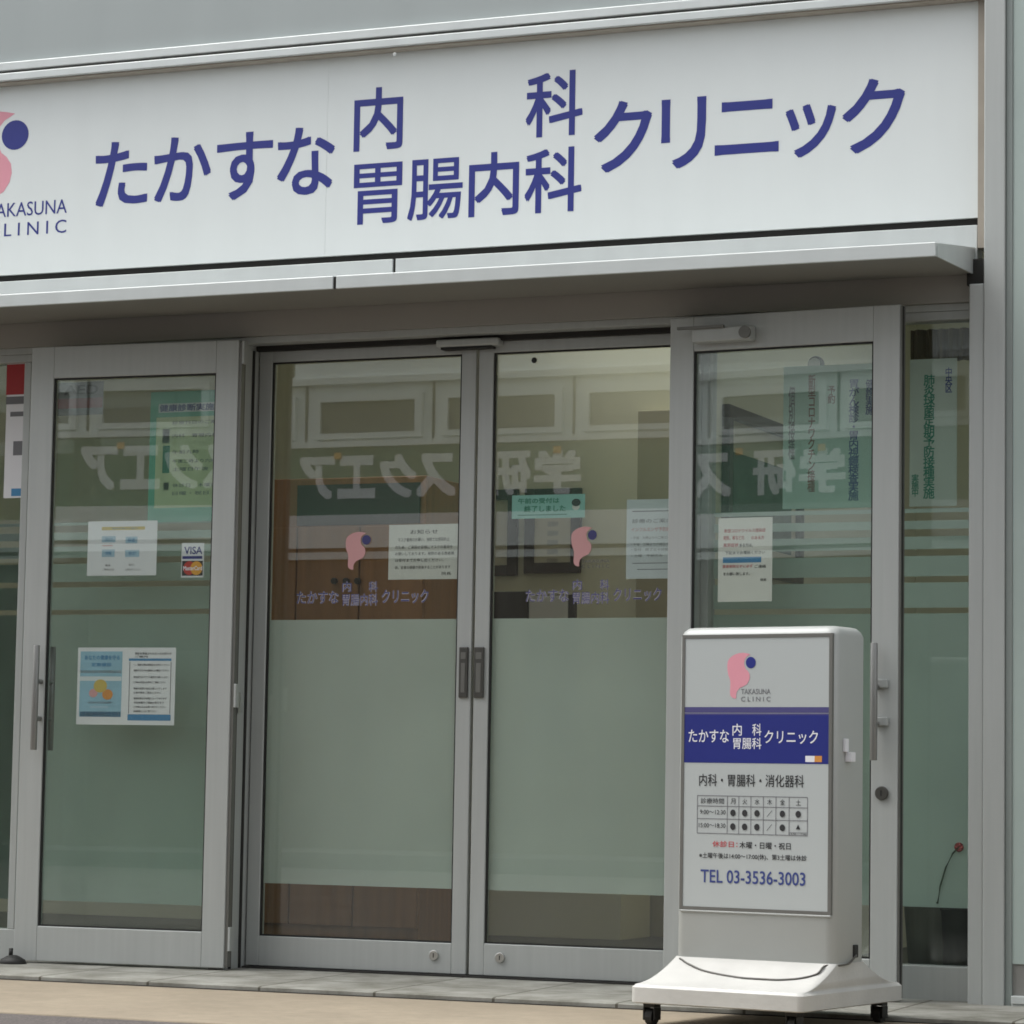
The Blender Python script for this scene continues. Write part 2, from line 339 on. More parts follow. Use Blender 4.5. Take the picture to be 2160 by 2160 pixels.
# rooms behind the glass
MB().box(-9, 6, .06, 3.3, -.15, -.001).out('room_floor', FLOORD, B)
MB().box(-9, 6, 3.12, 3.3, 0, 3.2498).out('back_wall', CREAM, B)
ce = MB()       # raised ceiling; unseen openings added to let daylight into the rooms
for a, b2, c, d_ in ((-9, -2.1, .06, 3.3), (-2.1, -.9, .06, .15), (-2.1, -1.25, 1.45, 3.3), (-1.25, -.9, 1.45, 1.5), (-.9, .60, .06, 2.25), (.60, .87, .06, 1.5), (-1.25, -.9, 1.5, 2.25), (-1.25, .60, 3.05, 3.3), (.60, .87, 1.5, 3.3), (.87, 2.3, .06, .25), (.87, 2.3, 2.1, 3.3), (2.3, 6, .06, 3.3)): ce.box(a, b2, c, d_, 3.25, 3.40)
ce.out('room_ceiling', CREAM, B)
MB().box(.80, .86, .16, 3.119, 0, 3.2498).out('partition_wall', CREAM, B)
MB().box(-9, -8.9, .06, 3.119, 0, 3.2498).out('room_side_wall', CREAM, B)
MB().box(-.5, .10, 3.07, 3.118, 0, 2.5).out('inner_door', OLIVE, B, .004)

# ------------------------------------------------------------------ canopy
CN = thing('entrance_canopy', 'shallow flat metal canopy with a dark underside above the glass doors', 'canopy')
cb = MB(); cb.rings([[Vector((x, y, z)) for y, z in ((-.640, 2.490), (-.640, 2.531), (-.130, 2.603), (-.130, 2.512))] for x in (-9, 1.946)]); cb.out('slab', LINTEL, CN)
for a, b2 in ((-9, -.294), (-.282, 1.949)):
    MB().box(a, b2, -.652, -.6402, 2.487, 2.536).out('lip', ALUB, CN, .003)
MB().box(-.2938, -.2822, -.647, -.6402, 2.490, 2.533).out('lip_joint', SHADOWGAP, CN)
ec = MB(); ec.rings([[Vector((x, y, z)) for y, z in ((-.6398, 2.488), (-.6398, 2.534), (-.131, 2.606), (-.131, 2.510))] for x in (1.9462, 1.952)]); ec.out('end_cap', ALUB, CN)
tp = MB(); tp.rings([[Vector((x, y, z)) for y, z in ((-.6398, 2.5315), (-.6398, 2.535), (-.131, 2.607), (-.131, 2.6035))] for x in (-9, 1.9459)]); tp.out('top_sheet', ALUB, CN)

# ------------------------------------------------------------------ sign board
SG = thing('clinic_signboard', 'wide white clinic signboard with large navy Japanese lettering and pink emblem', 'signboard')
v = -.132
sp = MB(); sp.box(-6.5, -.5912, v, -.06, 2.712, 3.485); sp.box(-.5905, 1.966, v, -.06, 2.712, 3.485); sp.out('sign_panel', SIGNW, SG)
G = [('た', 201, 312, (234, 300), (209, 437)), ('か', 325, 445, (362, 290), (332, 427)), ('す', 457, 575, (529, 278), (481, 423)), ('な', 585, 706, (621, 270), (647, 411)),
     ('内', 747, 850, (800, 184), (754, 320)), ('科', 1109.5, 1229.5, (1212, 147), (1137, 290)),
     ('胃', 746, 848, (840, 341), (755, 474.5)), ('腸', 860, 976, (969, 331), (869, 466)), ('内', 989, 1094.6, (1043.5, 320.5), (995, 458.4)), ('科', 1107, 1227, (1210, 308.6), (1134.5, 450)),
     ('ク', 1253, 1375, (1309, 213), (1268, 365)), ('リ', 1394.6, 1489.6, (1445, 206), (1407.7, 357)), ('ニ', 1508, 1643, (1628, 208), (1511, 328.7)), ('ッ', 1657, 1763.5, (1755, 216), (1675, 333.6)), ('ク', 1776.6, 1909, (1839, 166), (1792, 325))]
for ch, x0, x1, tp_, bt in G:
    ym = (tp_[1]+bt[1])/2
    R = (W.at(x0, ym, v)[0], W.at(x1, ym, v)[0], W.at(*bt, v)[1], W.at(*tp_, v)[1])
    l = MB(); text(l, ch, R, v-.0008, {'胃': .010, '腸': .010}.get(ch, .017)); l.out('character', NAVY, SG)
# emblem, cut by the left edge of the picture
U, Z = emblem(W, -103, 237, 28, 487, v, SG)
l = MB(); text(l, 'TAKASUNA', (U(755), U(1040), Z(755), Z(703)), v-.0008, .004).out('roman_lettering', NAVY, SG); text(MB(), 'C L I N I C', (U(755), U(1040), Z(827), Z(778)), v-.0008, .004).out('roman_lettering', NAVY, SG)

# ------------------------------------------------------------------ sliding inner doors
def pane_door(root, u0, u1, zt, zb, st0, st1, zt2, zb2, v0=0., th=.045, m=None):
    m = m or ALU
    f = MB(); f.box(u0, u0+st0, v0, v0+th, zb, zt); f.box(u1-st1, u1, v0, v0+th, zb, zt)
    f.box(u0+st0, u1-st1, v0, v0+th, zb, zb2); f.box(u0+st0, u1-st1, v0, v0+th, zt2, zt)
    f.out('frame', m, root, .003)
    a, b2 = u0+st0, u1-st1; g = MB(); k = .006
    g.box(a, a+k, v0+.006, v0+.018, zb2, zt2); g.box(b2-k, b2, v0+.006, v0+.018, zb2, zt2); g.box(a+k, b2-k, v0+.006, v0+.018, zt2-k, zt2); g.box(a+k, b2-k, v0+.006, v0+.018, zb2, zb2+k)
    g.out('glazing_gasket', BLACK, root)
    MB().box(a, b2, v0+.0185, v0+.0245, zb2, zt2).out('glass', GLASS, root)
    return a, b2
D1 = thing('sliding_door', 'left inner sliding glass door with white notice beside its pull and a tall frosted band', 'door', W, 'inner sliding doors')
D2 = thing('sliding_door', 'right inner sliding glass door carrying the turquoise notice and a tall frosted band', 'door', W, 'inner sliding doors')
for root, u0, u1, s0, s1 in ((D1, -.93, -.006, .055, .060), (D2, .006, .86, .060, .05)):
    a, b2 = pane_door(root, u0, u1, 2.385, -.002, s0, s1, 2.330, .112 if root is D1 else .116)
    MB().quad(a+.001, b2-.001, .312, 1.325, .0270).out('frosted_film', FILM, root)
D2.rotation_euler.z = math.radians(-.15)        # hangs a touch out of line with its neighbour
def plate(root, x0, x1):
    R = W.rect(x0, 1365, x1, 1472, 0); p = MB().box(R[0], R[1], -.012, -.0005, R[2], R[3]).out('pull_plate', BRONZE, root, .003)
    q = MB().box(R[0]+.010, R[1]-.010, -.0135, -.0122, R[2]+.02, R[3]-.06); q.box(R[0]+.008, R[1]-.008, -.0135, -.0122, R[3]-.045, R[3]-.02); q.out('pull_recess', ALUD, p)
plate(D1, 970, 988.5); plate(D2, 1001.5, 1022)
for root, px, py in ((D1, 916, 2015), (D2, 1055.5, 2020)):
    u, z = W.at(px, py, 0); k = MB().puck(u, z, .019, -.009, -.0005).out('floor_lock', STEEL, root, .002); MB().box(u-.002, u+.002, -.0098, -.0092, z-.008, z+.008).out('keyhole', BLACK, k)
# name and mark stuck on each door's glass
def decal(root, ex, dx, tx, ty, small):
    vv = .0183
    emblem(W, *ex, vv, root, .0008, PINKD, NAVYD)
    for grow, mt, nm, e in ((.035, WHITED, 'lettering_outline', .0002), (0., NAVYD, 'name_lettering', .0006)):
        for body, a, b2, y0, y1 in (('たかすな', 0, .318, .40, .92), ('内', .345, .415, .0, .44), ('科', .545, .615, .0, .44), ('胃腸内科', .345, .615, .50, 1.0), ('クリニック', .645, 1.0, .34, .90)):
            l = MB(); text(l, body, W.rect(tx[0]+a*(tx[1]-tx[0]), ty[0]+y0*(ty[1]-ty[0]), tx[0]+b2*(tx[1]-tx[0]), ty[0]+y1*(ty[1]-ty[0]), vv), vv-e, grow)
            l.out(nm, mt, root)
    if small:
        text(MB(), 'TAKASUNA', W.rect(1227, 1180, 1286, 1187, vv), vv-.0004).out('roman_lettering', INKG, root); text(MB(), 'C L I N I C', W.rect(1227, 1191, 1286, 1198, vv), vv-.0004).out('roman_lettering', INKG, root)
PINKD = mat('pink_decal', (.62, .33, .33), .5); NAVYD = mat('navy_decal', (.05, .05, .17), .5); WHITED = mat('white_decal_outline', (.46, .44, .48), .6)
decal(D1, (729, 1122, 772, 1202), None, (626, 904), (1226, 1278), False)
decal(D2, (1205, 1111, 1249, 1195), None, (1109, 1396), (1222, 1274), True)
# door sensor over the meeting stiles, and a closer arm bracket at the right
R = W.rect(922, 715, 1054, 731, -.04)
DS = thing('door_sensor', 'slim grey motion sensor bar above the meeting line of the sliding doors', 'sensor')
MB().box(R[0], R[1], -.055, -.0005, R[2], R[3]).out('housing', ALU, DS, .008, seg=3)
MB().box(R[0]+.02, R[1]-.03, -.050, -.006, R[2]-.009, R[2]-.0005).out('lens', BLACK, DS)

# ------------------------------------------------------------------ outer swing doors, folded back
A_L, A_R = math.radians(3.3), math.radians(-4.78)
LF = Frame((-.917, -.20, 0), A_L); RF = Frame((.846, -.20, 0), A_R)
L = thing('swing_door', 'left outer glass door folded back, with pale notices and card stickers on it', 'door', LF, 'outer swing doors')
a, b2 = pane_door(L, -.896, 0, 2.393, -.004, .100, .094, 2.267, .130, 0, .042)
hg = MB(); hg.box(.0005, .012, .006, .036, 0, 2.385); hg.out('hinge_stile', ALUD, L)
for z in (.06, .98, 2.30): MB().box(.0122, .022, .004, .030, z, z+.09).out('hinge', ALU, L, .002)
Rr = thing('swing_door', 'right outer glass door folded back behind the white standing sign', 'door', RF, 'outer swing doors')
pane_door(Rr, 0, .878, 2.395, -.004, .093, .098, 2.270, .130, 0, .042)
ALUD2 = mat('satin_grey_metal', (.26, .26, .25), .35, .5)
def bar_handle(root, fr, x0, x1, y0, y1, br, m):
    u0, u1, z0, z1 = fr.rect(x0, y0, x1, y1, -.045); u = (u0+u1)/2; r = .013
    h = MB().tube([(u, -.045, z0), (u, -.045, z1)], r, 14).out('handle', m, root, .002, True)
    for y in br:
        z = fr.at(x0, y, -.045)[1]; MB().tube([(u, -.0005, z), (u, -.033, z)], .010, 10).out('handle_bracket', m, h)
    h2 = MB().tube([(u, .087, z0), (u, .087, z1)], r, 14).out('inner_handle', m, root, 0, True)
    for y in br:
        z = fr.at(x0, y, -.045)[1]; MB().tube([(u, .0425, z), (u, .078, z)], .010, 10).out('handle_bracket', m, h2)
bar_handle(L, LF, 64, 84, 1361, 1582, (1437, 1515), ALUD2)
bar_handle(Rr, RF, 1838, 1848, 1356, 1604, (1448, 1526), ALUD2)
for y in (1443, 1523):
    R = RF.rect(1849, y-10, 1875, y+8, 0); MB().box(R[0], R[1], -.016, -.0005, R[2], R[3]).out('handle_mount', ALU, Rr, .003)
u, z = RF.at(1861, 1673, 0); k = MB().puck(u, z, .024, -.012, -.0005).out('lock_cylinder', BRONZE, Rr, .003); MB().box(u-.003, u+.003, -.013, -.0122, z-.01, z+.01).out('keyhole', BLACK, k)
R = RF.rect(1463, 690, 1588, 721, -.03)
c = MB().box(R[0], R[1], -.05, -.0005, R[2], R[3]).out('door_closer', ALU, Rr, .006)
MB().puck(R[1]-.02, (R[2]+R[3])/2, .022, -.062, -.0502).out('closer_pivot', ALUD, c)
MB().box(R[0]-.05, R[0]+.13, -.066, -.052, R[3]-.006, R[3]+.004).out('closer_arm', ALUD, c)
ed = MB(); ed.box(.8784, .884, .004, .014, 0, 2.39); ed.box(.8784, .884, .030, .041, 0, 2.39); ed.out('edge_shade_strip', ALUD, Rr); MB().box(.8782, .8835, .0145, .0295, 0, 2.39).out('edge_gasket', BLACK, Rr)  # dark strips paint the end's shading and shadow gap, around a gasket
u, z = W.at(1127, 760, .018); MB().disc(u, z, .011, .011, .0175).out('glass_dot', BLACK, D2)
# black rubber door stop at the free end of the left leaf
us, zs = LF.at(27, 2032, -.06)
dst = MB(); dst.puck(0, 0, .001, 0, .001); dst = MB()
dst.rings([[Vector((.05*k*math.cos(2*math.pi*i/16)*1.15, .045*k*math.sin(2*math.pi*i/16), zz)) for i in range(16)] for k, zz in ((.9, 0), (1, .004), (.85, .02), (.45, .032), (.25, .036))])
dst.box(-.016, -.004, -.006, .006, .03, .062)
o = dst.out('door_stop', BLACK, None, 0, True); pos = LF.M @ Vector((us, -.06, 0)); o.location = (pos.x, pos.y, -.0172)
tag(o, 'small black rubber door stop on the step under the left outer door', 'door stop')

# ------------------------------------------------------------------ notices and stickers
def sheet(name, label, cat, fr, v, px, m, group=None, th=.0006):
    t = thing(name, label, cat, fr, group); R = fr.rect(*px, v)
    MB().box(R[0], R[1], v-th, v, R[2], R[3]).out('sheet', m, t); t['R'] = 0; del t['R']
    return t, R
def art(t, fr, v, items, name, m):
    """flat printed patches: px rectangles"""
    for k, px in enumerate(items): MB().quad(*fr.rect(*px, v), v-.0009-.00002*k).out(name, m, t)
def lines(t, fr, v, rows, name, m, off=.0, keep=False):
    for body, px in rows: text(MB(), body, fr.rect(*px, v), v-.0013, off, keep=keep).out(name, m, t)
VL = .0262      # papers sit on the leaf's outer glass face
t, R = sheet('notice_paper', 'white landscape notice with an orange heading on the left outer door', 'notice', LF, VL, (185, 1099, 331, 1214), WHITE)
art(t, LF, VL, [(215, 1111, 306, 1118)], 'heading_bar', YELLOW)
art(t, LF, VL, [(215, 1131, 244, 1144), (265, 1132, 290, 1146), (215, 1159, 242, 1175), (264, 1160, 294, 1175)], 'picture_box', PBLUE)
lines(t, LF, VL, [('発熱外来のご案内', (236, 1112.5, 290, 1116.5)), ('受付', (222, 1134, 238, 1141)), ('検査', (270, 1134, 285, 1143)), ('待機', (222, 1163, 235, 1171)), ('会計', (271, 1163, 287, 1171))], 'heading_lettering', MBLUE)
lines(t, LF, VL, [('電話', (222, 1190, 233, 1195)), ('ご予約の方は', (216, 1199, 241, 1204)), ('受付へ', (272, 1189, 285, 1194)), ('お声がけください', (265, 1199, 298, 1204))], 'small_print', INKG)
art(t, LF, VL, [(216, 1150, 238, 1152)], 'red_rule', PINKD)
t, R = sheet('card_sticker', 'small credit card acceptance sticker with blue and red logos on the left outer door', 'sticker', LF, VL, (383, 1145, 430, 1218), WHITE)
lines(t, LF, VL, [('VISA', (389, 1153, 427, 1169))], 'card_lettering', NAVY, .02)
art(t, LF, VL, [(385, 1173, 427, 1179)], 'blue_rule', NAVY)
art(t, LF, VL, [(384, 1183, 428, 1214.5)], 'card_ground', BLACK)
b = MB(); Rr_ = LF.rect(387, 1184, 412, 1213, VL); b.disc((Rr_[0]+Rr_[1])/2, (Rr_[2]+Rr_[3])/2, (Rr_[1]-Rr_[0])/2, (Rr_[3]-Rr_[2])/2, VL-.00125); b.out('red_disc', CRED, t)
b = MB(); Rr_ = LF.rect(402, 1184, 427, 1213, VL); b.disc((Rr_[0]+Rr_[1])/2, (Rr_[2]+Rr_[3])/2, (Rr_[1]-Rr_[0])/2, (Rr_[3]-Rr_[2])/2, VL-.00135); b.out('yellow_disc', CYEL, t)
b = MB(); text(b, 'MasterCard', LF.rect(387, 1194, 427, 1203, VL), VL-.0018, .02); b.out('card_name', WHITEP, t)
t, R = sheet('information_flyer', 'white double flyer with a blue cover and lined text on the left outer door', 'flyer', LF, VL, (163, 1366, 369.5, 1529), WHITE)
art(t, LF, VL, [(168.5, 1374, 257, 1512)], 'blue_cover', LBLUE)
art(t, LF, VL, [(169, 1414, 256, 1420), (169, 1427, 256, 1436)], 'pale_stripe', PAPERB)
art(t, LF, VL, [(169, 1501, 254, 1512), (269, 1507, 360, 1520), (272, 1389, 362, 1394)], 'blue_footer', MBLUE)
for cx_, cy_, r_, m_ in ((212, 1447, 14, YELLOW), (197, 1462, 9, PINKD), (227, 1465, 11, ORANGE)):
    Q = LF.rect(cx_-r_, cy_-r_, cx_+r_, cy_+r_, VL); MB().disc((Q[0]+Q[1])/2, (Q[2]+Q[3])/2, (Q[1]-Q[0])/2, (Q[3]-Q[2])/2, VL-.0011-.00003*r_).out('cover_dot', m_, t)
art(t, LF, VL, [(185, 1480, 235, 1484), (190, 1489, 228, 1494)], 'cover_patch', PBLUE)
lines(t, LF, VL, [('あなたの健康を守る', (179, 1382, 253, 1392)), ('定期健診', (193, 1398, 236, 1406))], 'cover_title', MBLUE, .02)
art(t, LF, VL, [(272, 1396, 273.5, 1505), (359, 1396, 360.5, 1505)], 'text_border', INKG)
lines(t, LF, VL, [('受診を希望される方へのお知らせ', (285, 1376, 362, 1381)), ('ご案内', (285, 1383, 312, 1387))] + [(s, (282, y, x, y+4.5)) for s, y, x in (('一、受診の際は保険証をお持ちください', 1400, 358), ('発熱のある方は事前にお電話ください', 1412, 356), ('待合室ではマスクの着用をお願いします', 1426, 354), ('ご予約の変更はお早めにご連絡ください', 1437, 350), ('検査の結果は後日お渡しいたします', 1450, 352), ('お薬手帳をご提示ください', 1459, 340), ('健康診断は予約制となっております', 1471, 352), ('予防接種のご相談は受付まで', 1480, 346), ('ご不明な点はお問い合わせください', 1489, 350), ('診療時間は入口をご覧ください', 1498, 330))], 'body_text', INKG, .02)
VD = .0258     # on the sliding doors' outer glass face
t, R = sheet('notice_paper', 'white landscape notice with five lines of text on the left sliding door', 'notice', W, VD, (820, 1106, 966, 1222), PAPERW)
lines(t, W, VD, [('お知らせ', (866, 1117, 924, 1126)), ('マスク着用のお願い、当院では感染防止', (840, 1134, 948, 1142)), ('のため、ご来院の皆様にマスクの着用を', (834, 1150, 955, 1158)), ('お願いしております。発熱のある患者様', (834, 1164, 958, 1171)), ('は受付までお申し出ください。', (834, 1178, 936, 1185)), ('尚、診察の順番が前後することがあります', (834, 1193, 950, 1200)), ('院長', (932, 1206, 952, 1213))], 'body_text', INK)
t, R = sheet('closed_notice', 'turquoise rectangular notice saying reception has ended, with a bowing head, on right sliding door', 'notice', W, VD, (1080, 1043.5, 1234, 1093), TEAL)
lines(t, W, VD, [('午前の受付は', (1093, 1050.5, 1180, 1062)), ('終了しました', (1106, 1066, 1193, 1080))], 'lettering', GREENI, .025)
art(t, W, VD, [(1092, 1085, 1196, 1087)], 'rule', GREENI)
Rr_ = W.rect(1206, 1052, 1225, 1068, VD); b = MB(); b.disc((Rr_[0]+Rr_[1])/2, (Rr_[2]+Rr_[3])/2, (Rr_[1]-Rr_[0])/2, (Rr_[3]-Rr_[2])/2, VD-.0013); b.out('bowing_head', INK, t)
Rr_ = W.rect(1207, 1062, 1223, 1076, VD); b = MB(); b.disc((Rr_[0]+Rr_[1])/2, (Rr_[2]+Rr_[3])/2, (Rr_[1]-Rr_[0])/2, (Rr_[3]-Rr_[2])/2, VD-.0010); b.out('bowing_face', PAPERW, t)
t, R = sheet('notice_paper', 'bluish white portrait notice partly hidden by the right outer door', 'notice', W, VD, (1321.5, 1053, 1432, 1220.5), PAPERB)
lines(t, W, VD, [('診療のご案内', (1334, 1094, 1418, 1103)), ('・午前　九時より十二時三十分', (1332, 1131, 1420, 1137)), ('・午後　三時より六時三十分', (1332, 1145, 1418, 1151)), ('・受付　終了三十分前', (1332, 1156, 1410, 1162)), ('・土曜　午前のみ', (1332, 1169, 1398, 1175))], 'body_text', INKG)
lines(t, W, VD, [('インフルエンザ予防接種', (1332, 1112, 1422, 1121))], 'red_text', PINKD, .02)
art(t, W, VD, [(1334, 1077, 1422, 1079), (1334, 1187, 1424, 1188.5), (1344, 1200, 1420, 1201.5)], 'rule', INKG)
VR = .0262
t, R = sheet('notice_paper', 'warm white portrait notice with a blue bar and red lines on the right outer door', 'notice', RF, VR, (1515, 1092, 1629, 1269), PAPERW)
lines(t, RF, VR, [('新型コロナウイルス感染症', (1528, 1115, 1615, 1123)), ('発熱、咳などの', (1526, 1130, 1570, 1139)), ('風邪症状', (1526, 1146, 1558, 1154)), ('のある方', (1585, 1130, 1612, 1138)), ('直接来院せずに必ず', (1524, 1191, 1588, 1198))], 'red_text', RED, .01)
lines(t, RF, VR, [('ある方は、', (1560, 1146, 1588, 1154)), ('下記までお電話ください', (1530, 1162, 1614, 1169)), ('ご連絡', (1592, 1191, 1616, 1198)), ('をお願い致します。', (1526, 1207, 1582, 1214)), ('院長', (1604, 1220, 1617, 1226))], 'body_text', INK, .01)
art(t, RF, VR, [(1525, 1175, 1606, 1187)], 'blue_bar', MBLUE)
# posters behind the fixed side glass
VP = -.052
def vposter(name, label, px, m, cols, group=None, v=VP):
    t, R = sheet(name, label, 'poster', W, v, px, m, group)
    for body, x0, y0, x1, y1, mt, nm in cols:
        b = MB(); text(b, body, W.rect(x0, y0, x1, y1, v), v-.0013, .02, vert=True); b.out(nm, mt, t)
    return t
vposter('vertical_poster', 'pale teal poster with vertical lettering behind the right outer door', (1652, 770, 1850, 1072), TEALP,
        [('新型コロナワクチン接種', 1704, 790, 1720, 1038, BROWNI, 'brown_column'), ('個別接種', 1663, 815, 1677, 970, INKG, 'grey_column'), ('予約', 1746, 814, 1762, 852, BROWNI, 'brown_word'),
         ('胃がん検診・胃内視鏡検査実施', 1790, 800, 1812, 1056, INKB, 'blue_column'), ('健診実施', 1826, 800, 1843, 875, INKB, 'blue_word')])
vposter('vertical_poster', 'narrow grey-green poster with vertical green lettering in the right side window', (1919, 757, 2018.5, 1068), mat('grey_green_poster', (.42, .48, .42), .6),
        [('肺炎球菌定期予防接種実施', 1948, 790, 1972, 1052, GREENI, 'green_column'), ('実施中', 1923, 1000, 1938, 1048, GREENI, 'green_word'), ('中央区', 1994, 775, 2009, 828, INKB, 'blue_word')])
# hospital-hours poster behind the left door
t, R = sheet('timetable_poster', 'green poster with a yellow-green timetable sheet behind the left outer door', 'poster', W, VP, (315, 824, 500, 1100), GREENP)
art(t, W, VP, [(335, 849, 500, 868)], 'title_strip', PAPERB)
art(t, W, VP, [(328, 878, 500, 1070)], 'timetable_sheet', YGREEN)
art(t, W, VP, [(343, 905, 358, 935), (343, 940, 358, 998)], 'green_box', GREENI)
art(t, W, VP, [(345, 1018, 356, 1034)], 'red_box', RED)
lines(t, W, VP, [('健康診断実施機関', (337, 851, 490, 866))], 'title_lettering', INKB, .03)
lines(t, W, VP, [(s, (364, y, x, y+8)) for s, y, x in (('診療科目のご案内', 886, 470), ('内科　胃腸内科', 914, 460), ('午前九時', 949, 420), ('午後三時より六時', 968, 455), ('土曜日午後', 985, 440), ('休診日　木曜日', 1019, 455), ('日曜・祝日', 1036, 440))], 'timetable_text', INKG, .01)
# rescue sticker high on the left door, red poster in the left side window
t, R = sheet('window_sticker', 'small sticker with black letters over a dark red bar at top of left outer door', 'sticker', W, VP, (118, 806, 218, 876), mat('dark_grey_card', (.16, .16, .15), .5))
art(t, W, VP, [(120, 840, 216, 861)], 'red_bar', mat('dark_red_bar', (.24, .03, .03), .5))
lines(t, W, VP, [('AED', (136, 812, 208, 832))], 'sticker_lettering', INK, .03)
VS = -.0675
t, R = sheet('side_poster', 'bright red poster above a white printed strip in the left side window', 'poster', W, VS, (12, 766, 75, 1050), WHITE)
art(t, W, VS, [(14, 768, 75, 832)], 'red_panel', mat('red_panel', (.36, .02, .022), .5))
art(t, W, VS, [(13, 836, 75, 852), (22, 868, 75, 878), (28, 930, 75, 960)], 'dark_strip', INKG)
art(t, W, VS, [(24, 1030, 75, 1046)], 'blue_strip', MBLUE)
# round mirror-like clock seen through the right door
u, z = W.at(1723, 769, .3)
CK = thing('round_clock', 'small round pale disc with a dark rim above the teal poster', 'clock')
MB().puck(u, z, .030, .282, .30).out('rim', BLACK, CK, .002); MB().disc(u-.004, z, .023, .023, .2812).out('face', PAPERW, CK)

# ------------------------------------------------------------------ things inside
def cabinet():
    t = thing('wooden_cabinet', 'tall brown wooden cabinet standing inside behind the left sliding door', 'cabinet')
    x0, x1 = W.at(500, 1150, 1.5)[0], W.at(898, 1150, 1.5)[0]; zt = W.at(700, 1008, 1.5)[1]
    MB().box(x0, x1, 1.5, 1.95, 0, zt).out('carcass', WOOD, t, .004)
    n = 3; zn = W.at(700, 1110, 1.5)[1]; xl = W.at(628, 1060, 1.5)[0]
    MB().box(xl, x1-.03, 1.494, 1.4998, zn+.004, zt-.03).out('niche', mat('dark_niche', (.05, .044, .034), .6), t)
    for k in range(n):
        a = x0+(x1-x0)*k/n; MB().box(a+.004, a+(x1-x0)/n-.004, 1.482, 1.4998, .08, zn-.004).out('door', WOOD, t, .003)
    for px in (707, 732, 756):
        u, z = W.at(px, 1226, 1.48); MB().puck(u, z, .014, 1.46, 1.4818).out('knob', BLACK, t, .003)
cabinet()
def certificate(px, label):
    t = thing('framed_certificate', label, 'framed certificate', None, 'certificates on the back wall'); vv = 3.09; u0, u1, z0, z1 = W.rect(*px, vv); k = .052
    f = MB(); f.box(u0, u0+k, vv, vv+.026, z0, z1); f.box(u1-k, u1, vv, vv+.026, z0, z1); f.box(u0+k, u1-k, vv, vv+.026, z0, z0+k); f.box(u0+k, u1-k, vv, vv+.026, z1-k, z1); f.out('frame', FRAMEW, t, .004)
    MB().box(u0+k, u1-k, vv+.012, vv+.02, z0+k, z1-k).out('certificate_sheet', CERT, t)
    for i in range(6): b = MB(); text(b, '認定証書医師免許', (u0+.12, u1-.12, z1-.14-i*.045, z1-.115-i*.045), vv+.0112).out('certificate_text', INKG, t)
certificate((955, 1033, 1090, 1215), 'dark framed certificate partly behind the meeting stiles of the sliding doors')
certificate((1105, 1030, 1224, 1209), 'dark framed certificate below the turquoise notice on the back wall')
t = thing('desk_monitor', 'black desk monitor on the counter behind the sliding doors', 'monitor'); R = W.rect(950, 1248, 1112, 1318, 2.7)
MB().box(R[0], R[1], 2.7, 2.74, R[2], R[3]).out('screen', BLACK, t, .004); xm = (R[0]+R[1])/2
MB().box(xm-.03, xm+.03, 2.725, 2.745, .90, R[2]).out('stand', BLACK, t); MB().box(xm-.1, xm+.1, 2.66, 2.80, .885, .8998).out('foot', BLACK, t)
t = thing('desk_calendar', 'white desk calendar in a black holder beside the monitor', 'calendar'); R = W.rect(1116, 1256, 1212, 1330, 2.7)
MB().box(R[0], R[1]-.035, 2.70, 2.705, R[2], R[3]).out('page', PAPERW, t); MB().box(R[0]-.01, R[1], 2.7052, 2.73, .885, R[3]+.004).out('holder', BLACK, t)
t = thing('reception_counter', 'beige reception counter below the certificates, mostly behind the frosted glass', 'counter')
MB().box(-1.25, -.35, 2.6, 3.06, .85, .884).out('counter_top', OLIVE, t, .004); MB().box(-1.2, -.4, 2.66, 3.05, 0, .8498).out('counter_front', CREAM, t)
# framed scenery hung on the partition wall, seen at a slant through the right door
PX = .8625
def on_partition(px, py):
    dr = _r*((px-1080)/F) + _u*((1080-py)/F) + _f; tt = (PX-CAM.x)/dr.x; p = CAM + tt*dr; return p.y, p.z
ya, za = on_partition(1524, 852); yb, zb = ya+.95, za-.62
t = thing('framed_picture', 'dark framed green picture hanging on the side wall, seen at a slant through right door', 'picture')
f = MB(); k = .05
f.box(PX-.002, PX+.03, ya, yb, za-k, za); f.box(PX-.002, PX+.03, ya, yb, zb, zb+k); f.box(PX-.002, PX+.03, ya, ya+k, zb+k, za-k); f.box(PX-.002, PX+.03, yb-k, yb, zb+k, za-k)
f.out('frame', FRAMEW, t, .004)
MB().box(PX-.002, PX+.008, ya+k, yb-k, zb+k, za-k).out('mount', CERT, t)
MB().box(PX+.0082, PX+.010, ya+k+.06, yb-k-.06, zb+k+.06, za-k-.12).out('scene', mat('green_landscape_print', (.05, .10, .065), .5, 0, .6, 9), t)
# curtain, pots and a red flower behind the right side window
cu = MB(); N = 40
xa, xb = 1.66, 2.05; zc0, zc1 = W.at(1980, 762, .1)[1], 2.36
rr = []
for zz in (zc0, zc1): rr.append([Vector((xa+(xb-xa)*i/N, .10+.012*math.sin(i*1.5), zz)) for i in range(N+1)])
for i in range(N):
    q = [cu.b.verts.new(p) for p in (rr[0][i], rr[0][i+1], rr[1][i+1], rr[1][i])]; cu.b.faces.new(q)
o = cu.out('window_curtain', CURTAIN); sm = o.modifiers.new('solid', 'SOLIDIFY'); sm.thickness = .004
tag(o, 'short brown pleated curtain at the top of the right side window', 'curtain')
def pot(px, label, r0, r1, h, gr='plant pots behind the right side window'):
    u, _ = W.at(px, 2000, .16); t = MB()
    t.rings([[Vector((r*math.cos(2*math.pi*i/24), r*math.sin(2*math.pi*i/24), zz)) for i in range(24)] for r, zz in ((r0, 0), (r1, h*.96), (r1*1.06, h*.965), (r1*1.06, h), (r1*.9, h), (r1*.86, h*.9))])
    return t, u
